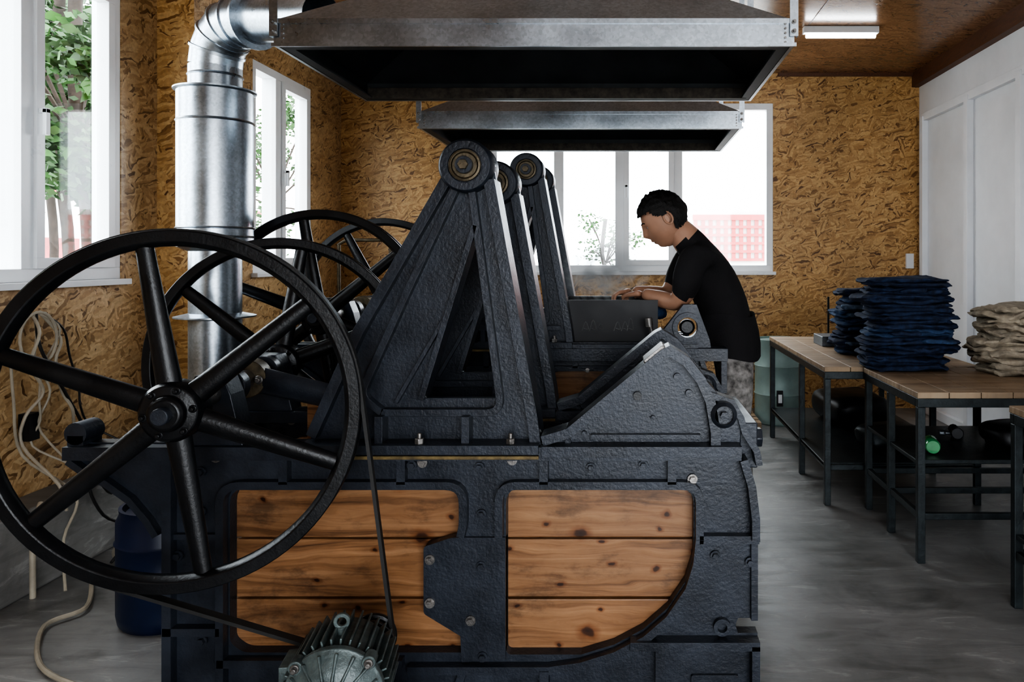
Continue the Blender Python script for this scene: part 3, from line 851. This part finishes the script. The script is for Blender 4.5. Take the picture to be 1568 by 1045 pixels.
def cloth_pile(name, cx, cy, n, w, d, pitch, mats, seed, amp, f2, leg=True, jit=.022):
    r_ = random.Random(seed); b = B(name); z = ZT+.008
    for k in range(n):
        m = r_.choice(mats)
        ox, oy, rt = r_.uniform(-jit, jit), r_.uniform(-jit, jit), r_.uniform(-.12, .12)
        ww = w+r_.uniform(-.05, .035)
        b.slab((cx+ox, cy+oy, z+pitch*.30), ww, d, pitch*.70, rt, seed+k*3, m, .45, amp, 64, 8, .004, f2)
        b.slab((cx+ox+r_.uniform(-.02, .02), cy+oy+.008, z+pitch*.74), ww*r_.uniform(.90, 1.0), d*.97, pitch*.70, rt+r_.uniform(-.05, .05), seed+k*3+1, m, .45, amp, 64, 8, .004, f2)
        if leg and r_.random() < .7:
            sx = r_.uniform(-.6, .6)*ww/2
            b.slab((cx+ox+sx, cy+oy-d/2+.025, z+pitch*.5), r_.uniform(.10, .22), .10, pitch*.55, rt+r_.uniform(-.2, .2), seed+k*3+2, r_.choice(mats+[M_DENIM3]) if M_DENIM in mats else m, .6, amp*.6, 26, 8, 0, f2)
        z += pitch
    for v in b.bm.verts: v.co.z = max(v.co.z, ZT+.0008)
    b.done()
cloth_pile('folded_jeans_stack', 1.555, 4.30, 11, .50, .34, .0455, [M_DENIM, M_DENIM, M_DENIM, M_DENIM2], 4, .028, .012)
cloth_pile('folded_jeans_stack', 1.53, 5.0, 9, .34, .32, .046, [M_DENIM, M_DENIM2], 40, .026, .011)
cloth_pile('folded_cloth_stack', 2.13, 4.14, 6, .50, .32, .058, [M_SACK], 90, .045, .018, False, .03)
b = B('small_grey_box', bevel=.004); b.box(1.36, 1.52, 5.35, 5.6, ZT+.0008, ZT+.07, M_GALVD); b.done()
b = B('standing_rod'); b.cyl((1.50, 5.72, ZT+.0008), (1.50, 5.72, ZT+.33), .008, M_FRAME, seg=10); b.cyl((1.50, 5.72, ZT+.0008), (1.50, 5.72, ZT+.02), .04, M_FRAME, seg=16); b.done()
b = B('green_bottle'); b.lathe((1.46, 3.66, .506), (.25,1,0), [(0,0),(.030,.0),(.036,.012),(.034,.06),(.036,.1),(.03,.13),(.013,.17),(.013,.19),(0,.19)], M_BOTTLE, 20)
b.done()
rn = random.Random(12)
b = B('machine_parts_heap', bevel=.003)
for k in range(16):
    x = 1.68+rn.random()*.85; y = 3.72+rn.uniform(-.05, .3); a = rn.uniform(0, pi)
    dd = Vector((math.cos(a), math.sin(a), 0)); r0 = rn.uniform(.015, .045)
    p = Vector((x, y, .472+r0)); b.lathe(p, dd, [(0,0),(r0,0),(r0,.03),(r0*.6,.035),(r0*.6,.09),(r0*.85,.095),(r0*.85,.12),(0,.12)], rn.choice([M_IRON2, M_BLACK, M_RIM, M_GALVD]), 12)
b.slab((1.95, 3.85, .53), .34, .26, .11, .3, 5, M_BLACK, .6, .03); b.slab((2.3, 3.85, .52), .26, .22, .09, .8, 6, M_RIM, .6, .03)
b.done()
b = B('storage_sack'); b.slab((1.6, 5.5, .235+.115), .45, .6, .20, .1, 3, M_BLACK, .5, .03); b.slab((1.62, 4.76, .235+.08), .4, .25, .13, .3, 9, M_FRAME, .5, .03); b.done()

b = B('grey_drum')
cx, cy = 1.31, 6.62
b.lathe((cx, cy, 0), (0,0,1), [(0,0),(.21,0),(.214,.01),(.207,.02),(.207,.24),(.214,.25),(.207,.26),(.207,.48),(.214,.49),(.207,.5),(.207,.69),(.214,.70),(.214,.715),(.2,.715),(.2,.70),(0,.70)], M_BARREL, 40)
b.box(cx-.06, cx-.01, cy-.225, cy-.206, .17, .30, M_BLACK); b.box(cx-.05, cx-.02, cy-.235, cy-.225, .20, .27, M_PVC)
b.done()
b = B('blue_drum')
b.lathe((-1.80, 3.02, 0), (0,0,1), [(0,0),(.16,0),(.172,.015),(.178,.05),(.178,.15),(.184,.16),(.178,.17),(.178,.31),(.184,.32),(.178,.33),(.178,.40),(.165,.43),(.168,.45),(.155,.45),(.145,.43),(0,.43)], M_BLUE, 40)
b.done()
b = B('wooden_pallet', bevel=.003)
for k in range(5): b.box(.78, 1.07, 6.1+k*.13, 6.2+k*.13, .08, .1, M_TABLE)
for x in (.78, .9, 1.03): b.box(x, x+.04, 6.1, 6.72, 0, .08, M_TABLE)
b.done()

b = B('hanging_cable_bundle')
for k in range(6):
    o = k*.03
    rr = random.Random(k+20)
    pts = [(XL+.03, 3.42+o*.4, 1.16)]
    for i in range(7):
        pts.append((XL+.04+rr.uniform(0, .05)+(.15 if i > 4 else 0), 3.36+o+rr.uniform(-.05, .07)+i*.03*(k % 3), 1.06-i*.125+rr.uniform(-.03, .03)))
    b.tube(pts, .005 if k % 2 else .007, M_CABLE if k not in (2, 5) else M_CABLEB, 8, 5)
b.tube([(XL+.06+.03*math.cos(t*.5), 3.42+.07*math.cos(t*.5), 1.05+.12*math.sin(t*.5)) for t in range(26)], .006, M_CABLE, 8)
b.tube([(XL+.24,3.5,.45),(XL+.25,3.62,.30),(XL+.22,3.72,.42),(XL+.22,3.60,.52),(XL+.24,3.48,.40),(XL+.26,3.55,.22),(XL+.30,3.7,.10),(XL+.33,3.5,.02)], .007, M_CABLEB, 8, 5)
b.tube([(XL+.03,3.30,1.0),(XL+.06,3.28,.8),(XL+.05,3.34,.55),(XL+.24,3.40,.36),(XL+.26,3.30,.2),(XL+.34,3.2,.02)], .006, M_CABLE, 8, 5)
b.box(XL+.001, XL+.05, 3.38, 3.44, .60, .72, M_BLACK)
b.done()
b = B('floor_hose')
b.tube([(-2.3,3.3,.02),(-2.15,3.05,.02),(-2.2,2.9,.018),(-2.0,2.62,.018),(-1.75,2.48,.018),(-1.56,2.42,.018)], .009, M_CABLE, 8, 6)
b.tube([(-2.44,3.9,.10),(-2.4,3.6,.03),(-2.2,3.5,.025),(-2.05,3.7,.02)], .014, M_CABLE, 8, 6)
b.done()
b = B('standing_pipe'); b.tube([(-2.46,3.18,0),(-2.46,3.18,.26),(-2.46,3.20,.33),(-2.48,3.25,.37)], .012, M_CABLE, 10, 4); b.done()
b = B('copper_pipe_loop'); b.tube([(-1.95,5.2,1.30),(-1.95,5.2,1.50),(-1.9,5.2,1.53),(-1.65,5.2,1.53),(-1.6,5.2,1.50),(-1.6,5.2,0)], .012, M_BRASS, 10); b.tube([(-1.95,5.2,1.32),(-1.95,5.2,0)], .012, M_BRASS, 10); b.done()
b = B('wall_socket', bevel=.003); b.box(XR-.13, XR-.06, YB-.03, YB, 1.31, 1.45, M_PVC); b.done()

# ------------------------------------------------------------------ worker
man = empty('worker', (.6, 4.27, 0))
def skin_obj(name, verts, edges, radii, root, mat_fn, mats, sub=2):
    bm = bmesh.new()
    lay = bm.verts.layers.skin.verify()
    vs = []
    for i, co in enumerate(verts):
        v = bm.verts.new(co); vs.append(v)
        r = radii[i]; v[lay].radius = r if isinstance(r, tuple) else (r, r)
        v[lay].use_root = (i == root)
    for a, c in edges: bm.edges.new((vs[a], vs[c]))
    me = bpy.data.meshes.new(name+'_sk'); bm.to_mesh(me); bm.free()
    ob = bpy.data.objects.new(name+'_sk', me); COL.objects.link(ob)
    md = ob.modifiers.new('s', 'SKIN'); md.use_smooth_shade = True; md.branch_smoothing = .6
    md = ob.modifiers.new('u', 'SUBSURF'); md.levels = sub; md.render_levels = sub
    dg = bpy.context.evaluated_depsgraph_get(); dg.update()
    me2 = bpy.data.meshes.new_from_object(ob.evaluated_get(dg))
    bpy.data.objects.remove(ob)
    me2.name = name
    me2.materials.clear()
    for m in mats: me2.materials.append(m)
    for p in me2.polygons:
        p.use_smooth = True; p.material_index = mat_fn(p.center)
    o = bpy.data.objects.new(name, me2); COL.objects.link(o); o.parent = man
    o.matrix_parent_inverse = Matrix.Translation(-man.location)
    return o
Yp = 4.27
J = {
 'pel': ((.580,Yp,.97), .166), 'sp1': ((.555,Yp,1.10), .188), 'sp2': ((.495,Yp,1.25), .192), 'ch': ((.425,Yp,1.385), .186),
 'nb': ((.36,Yp,1.49), .112), 'nk': ((.305,Yp,1.545), .086), 'hd': ((.255,Yp,1.60), .074),
 'lsh': ((.36,Yp-.18,1.425), .096), 'lua': ((.32,Yp-.21,1.31), .087), 'lsl': ((.31,Yp-.20,1.25), .080), 'lel': ((.275,Yp-.175,1.165), .056), 'lfa': ((.17,Yp-.11,1.19), .049), 'lwr': ((.085,Yp-.05,1.215), .031),
 'rsh': ((.36,Yp+.18,1.425), .096), 'rua': ((.31,Yp+.21,1.31), .087), 'rsl': ((.29,Yp+.20,1.26), .080), 'rel': ((.235,Yp+.18,1.19), .056), 'rfa': ((.13,Yp+.14,1.205), .049), 'rwr': ((.03,Yp+.10,1.22), .031),
 'lh': ((.59,Yp-.09,.88), .116), 'lth': ((.595,Yp-.10,.68), .100), 'lkn': ((.59,Yp-.105,.50), .080), 'lcf': ((.61,Yp-.11,.32), .074), 'lan': ((.63,Yp-.115,.10), .060),
 'rh': ((.59,Yp+.09,.88), .116), 'rth': ((.605,Yp+.10,.68), .100), 'rkn': ((.61,Yp+.105,.50), .080), 'rcf': ((.64,Yp+.11,.32), .074), 'ran': ((.67,Yp+.115,.10), .060),
}
keys = list(J); idx = {k: i for i, k in enumerate(keys)}
E = [('pel','sp1'),('sp1','sp2'),('sp2','ch'),('ch','nb'),('nb','nk'),('nk','hd'),
     ('ch','lsh'),('lsh','lua'),('lua','lsl'),('lsl','lel'),('lel','lfa'),('lfa','lwr'),
     ('ch','rsh'),('rsh','rua'),('rua','rsl'),('rsl','rel'),('rel','rfa'),('rfa','rwr'),
     ('pel','lh'),('lh','lth'),('lth','lkn'),('lkn','lcf'),('lcf','lan'),('pel','rh'),('rh','rth'),('rth','rkn'),('rkn','rcf'),('rcf','ran')]
lab = {}
for a, c in E:
    lab[(a, c)] = 1
for e in (('nb','nk'),('nk','hd'),('lsl','lel'),('lel','lfa'),('lfa','lwr'),('rsl','rel'),('rel','rfa'),('rfa','rwr')): lab[e] = 0
for e in E[18:]: lab[e] = 2
def seg_d(p, a, c):
    ab = c-a; t = max(0, min(1, (p-a).dot(ab)/ab.length_squared)); return (p-(a+ab*t)).length
neck_n = Vector((-.7, 0, .7)); neck_c = Vector((.330, Yp, 1.518))
def body_mat(p):
    best = None
    if p.z < .90: return 2
    if p.z < 1.12 and p.x > .37: return 1
    if p.z > 1.44 and abs(p.y-Yp) < .12:
        return 0 if (p-neck_c).dot(neck_n) > 0 else 1
    for a, c in E:
        if lab[(a, c)] == 2: continue
        r = (J[a][1]+J[c][1])/2
        d = seg_d(p, Vector(J[a][0]), Vector(J[c][0]))/r
        if best is None or d < best[0]: best = (d, lab[(a, c)])
    return best[1]
skin_obj('body', [J[k][0] for k in keys], [(idx[a], idx[c]) for a, c in E], [J[k][1] for k in keys], 0, body_mat, [M_SKIN, M_SHIRT, M_CAMO])
b = B('shirt_hem', man)
seg = 48; rings = []
for z_, rx, ry, ox in ((1.10,.155,.170,-.01),(1.0,.162,.180,.006),(.93,.162,.184,.016),(.86,.158,.182,.022)):
    rings.append([b.V((.560+ox+rx*math.cos(2*pi*i/seg)*(1+.02*math.sin(7*2*pi*i/seg+z_*9)), Yp+ry*math.sin(2*pi*i/seg), z_+.012*math.sin(6*pi*i/seg+1))) for i in range(seg)])
for k in range(3):
    for i in range(seg): b.F([rings[k][i], rings[k][(i+1)%seg], rings[k+1][(i+1)%seg], rings[k+1][i]], M_SHIRT, True)
b.done()
def hand(name, w, d, down, side, s=1.0):
    w = Vector(w); d = Vector(d).normalized(); side = Vector(side); side = (side-d*side.dot(d)).normalized(); dn = d.cross(side).normalized()
    if dn.dot(Vector(down)) < 0: dn = -dn
    V_ = [w, w+d*.025]; R_ = [.026, .024]; Eg = [(0, 1)]
    for k, (off, ln) in enumerate(((.030,.070),(.010,.078),(-.010,.072),(-.029,.058))):
        r0 = w+d*.088+side*off; i0 = len(V_)
        p = [w+d*.05+side*off*.7, r0, r0+(d*.75+dn*.45)*ln*.45, r0+(d*.75+dn*.45)*ln*.45+(d*.35+dn*.85)*ln*.32, r0+(d*.75+dn*.45)*ln*.45+(d*.35+dn*.85)*ln*.32+(d*.05+dn)*ln*.25]
        V_ += p; R_ += [.015, .0115, .009, .0085, .007]
        Eg += [(1, i0)]+[(i0+j, i0+j+1) for j in range(4)]
    i0 = len(V_)
    V_ += [w+d*.035+side*.028+dn*.008, w+d*.062+side*.052+dn*.02, w+d*.088+side*.058+dn*.032]; R_ += [.014, .0105, .008]
    Eg += [(1, i0), (i0, i0+1), (i0+1, i0+2)]
    skin_obj(name, V_, Eg, R_, 0, lambda c: 0, [M_SKIN], 2)
hand('left_hand', J['lwr'][0], (-.85,.5,-.08), (0,0,-1), (0,1,.1))
hand('right_hand', J['rwr'][0], (-.9,-.3,-.1), (0,0,-1), (0,-1,.1))
def head():
    c = Vector((.208, Yp, 1.625))
    pit = math.radians(30)
    f_ = Vector((-math.cos(pit), 0, -math.sin(pit))); u_ = Vector((-math.sin(pit), 0, math.cos(pit))); s_ = Vector((0, -1, 0))
    K = 1.24
    def shape(dx_, dy_, dz_, hair=0):
        f, s, u = dx_, dy_, dz_
        F_ = f*.103; S_ = s*.080; U_ = u*.122
        if u < 0 and f < 0: F_ *= 1-.38*min(1, -u*1.2)
        if u < 0: S_ *= 1-.20*(-u)**1.4
        if f > 0 and u < 0: F_ *= 1+.06*(-u)
        if not hair and f > .2:
            g = lambda a, c_, w_: math.exp(-((a-c_)/w_)**2)
            F_ += .017*g(s, 0, .15)*g(u, -.22, .13)+.009*g(s, 0, .12)*g(u, -.04, .16)
            F_ += .006*g(u, .16, .08)*g(abs(s), .25, .3)-.010*g(abs(s), .36, .15)*g(u, .02, .11)
            F_ += .009*g(s, 0, .25)*g(u, -.50, .06)+.007*g(s, 0, .25)*g(u, -.61, .05)-.005*g(s, 0, .28)*g(u, -.555, .025)
            F_ += .014*g(s, 0, .30)*g(u, -.85, .14)
            S_ += math.copysign(.005, s)*g(u, -.3, .25)*g(abs(s), .7, .2)
        if hair:
            k = 1+.12+.07*noise.noise(Vector((f*9, s*9, u*9)))
            F_ *= k; S_ *= k*1.03; U_ *= k
        return c+(f_*F_+s_*S_+u_*U_)*K
    for nm, hair, m in (('head', 0, M_SKIN), ('hair', 1, M_HAIR)):
        b = B(nm, man)
        NU, NV = 80, 60; R = []
        for j in range(NV+1):
            ph = -pi/2+pi*j/NV; row = []
            for i in range(NU):
                th = 2*pi*i/NU
                d = (math.cos(ph)*math.cos(th), math.cos(ph)*math.sin(th), math.sin(ph))
                row.append((b.V(shape(*d, hair)), d))
            R.append(row)
        for j in range(NV):
            for i in range(NU):
                k = (i+1) % NU
                q = [R[j][i], R[j][k], R[j+1][k], R[j+1][i]]
                if hair:
                    d = [sum(x[1][t] for x in q)/4 for t in range(3)]
                    lim = -.50 if d[0] < -.25 else (-.50+(d[0]+.25)*1.5 if d[0] < .05 else (-.05+(d[0]-.05)*1.25 if d[0] < .45 else .45))
                    if abs(d[1]) > .6 and -.2 < d[0] < .12: lim = .12
                    if d[2] < lim+.06*noise.noise(Vector((d[0]*15, d[1]*15, 0))): continue
                b.F([x[0] for x in q], m, True)
        bmesh.ops.remove_doubles(b.bm, verts=b.bm.verts[:], dist=1e-5)
        loose = [v for v in b.bm.verts if not v.link_faces]
        bmesh.ops.delete(b.bm, geom=loose, context='VERTS')
        if not hair:
            for sd in (-1, 1):
                o = c+(s_*sd*.080+f_*-.005+u_*-.005)*K
                pts = [o+(f_*(.018*math.cos(t)-.006)+u_*.031*math.sin(t)*(1 if math.sin(t) > 0 else .85)+s_*sd*(.008+.006*math.cos(t+2)))*K for t in [k*2*pi/16 for k in range(17)]]
                b.tube(pts, .0058, M_SKIN, 8)
                b.ell(o-s_*sd*.006, o+s_*sd*.007, .016, .025, .013, .022, M_SKIN, up=tuple(u_))
                e = shape(*Vector((.88, .36*sd, .03)).normalized())
                b.lathe(e-f_*.006, f_, [(0,-.006),(.009,-.003),(.0105,.002),(.007,.007),(0,.009)], M_PVC, 12)
                b.lathe(e, f_, [(.0045,.0),(.0035,.0035),(0,.004)], M_HAIR, 10)
                p = [shape(*Vector((.92, y*sd, .22+.03*math.sin((y-.15)*7))).normalized())+f_*.002 for y in (.14,.25,.36,.47,.56)]
                b.tube(p, .0035, M_HAIR, 6)
            p = [shape(*Vector((.86, y, -.545)).normalized())+f_*.001 for y in (-.22,-.1,0,.1,.22)]
            b.tube(p, .0022, M_LIP, 6)
        b.done()
head()
for nm, an in (('left_shoe', J['lan'][0]), ('right_shoe', J['ran'][0])):
    b = B(nm, man)
    b.slab((an[0]-.075, an[1], .052), .28, .10, .10, 0, 1, M_SHOE, .7, .004)
    b.slab((an[0]-.075, an[1], .012), .29, .105, .022, 0, 1, M_BLACK, .7, .0)
    b.done()

# ------------------------------------------------------------------ steam rising from the trough
sm = bpy.data.materials.new('steam'); sm.use_nodes = True
N = sm.node_tree.nodes; L = sm.node_tree.links; N.remove(N['Principled BSDF'])
tc = N.new('ShaderNodeTexCoord'); nz = noise_n(N, L, tc.outputs['Object'], 9, 4, .6, 1.5)
gr = N.new('ShaderNodeTexGradient'); gr.gradient_type = 'SPHERICAL'
L.new(mapping(N, L, tc.outputs['Object'], (3.4,8.4,4.5), (0,0,0), (0,0,-1.0)), gr.inputs['Vector'])
rp = ramp(N, [(.40, 0.0), (.62, 1.0)]); L.new(nz.outputs['Fac'], rp.inputs['Fac'])
mu = N.new('ShaderNodeMath'); mu.operation = 'MULTIPLY'; L.new(gr.outputs['Fac'], mu.inputs[0]); L.new(rp.outputs['Color'], mu.inputs[1])
m2 = N.new('ShaderNodeMath'); m2.operation = 'MULTIPLY'; L.new(mu.outputs[0], m2.inputs[0]); m2.inputs[1].default_value = 30
vs_ = N.new('ShaderNodeVolumeScatter'); vs_.inputs['Color'].default_value = (1,1,1,1); L.new(m2.outputs[0], vs_.inputs['Density'])
L.new(vs_.outputs[0], N['Material Output'].inputs['Volume'])
b = B('steam_cloud', mach2); b.box(-.42, .17, 4.38, 4.62, 1.10, 1.545, sm); b.done()

# ------------------------------------------------------------------ world + lights
w = bpy.data.worlds.new('overcast_sky'); scene.world = w; w.use_nodes = True
N = w.node_tree.nodes; L = w.node_tree.links
bg = N['Background']; tc = N.new('ShaderNodeTexCoord')
nz = noise_n(N, L, tc.outputs['Generated'], 2.2, 4)
r = ramp(N, [(.35, (.84,.91,1.0)), (.65, (.98,.99,1.0))]); L.new(nz.outputs['Fac'], r.inputs['Fac'])
L.new(r.outputs['Color'], bg.inputs['Color']); bg.inputs['Strength'].default_value = 13.0

def portal(name, loc, rot, sx, sy):
    l = bpy.data.lights.new(name, 'AREA'); l.shape = 'RECTANGLE'; l.size = sx; l.size_y = sy
    o = bpy.data.objects.new(name, l); COL.objects.link(o); o.location = loc; o.rotation_euler = rot
    l.cycles.is_portal = True
portal('sky_portal_back', (.045, YB+.15, 2.07), (-pi/2, 0, 0), 2.65, 1.58)
portal('sky_portal_side', (XL-.15, 3.21, 2.07), (0, -pi/2, 0), 1.54, 1.72)
portal('sky_portal_side', (XL-.15, 6.01, 2.07), (0, -pi/2, 0), 1.54, 1.02)
portal('sky_portal_added_opening', (.85, YF-.22, 1.235), (pi/2, 0, 0), 2.9, 2.43)  # samples sky through the added opening behind the camera

scene.view_settings.view_transform = 'AgX'
try: scene.view_settings.look = 'AgX - High Contrast'
except Exception: pass
scene.view_settings.exposure = -0.2
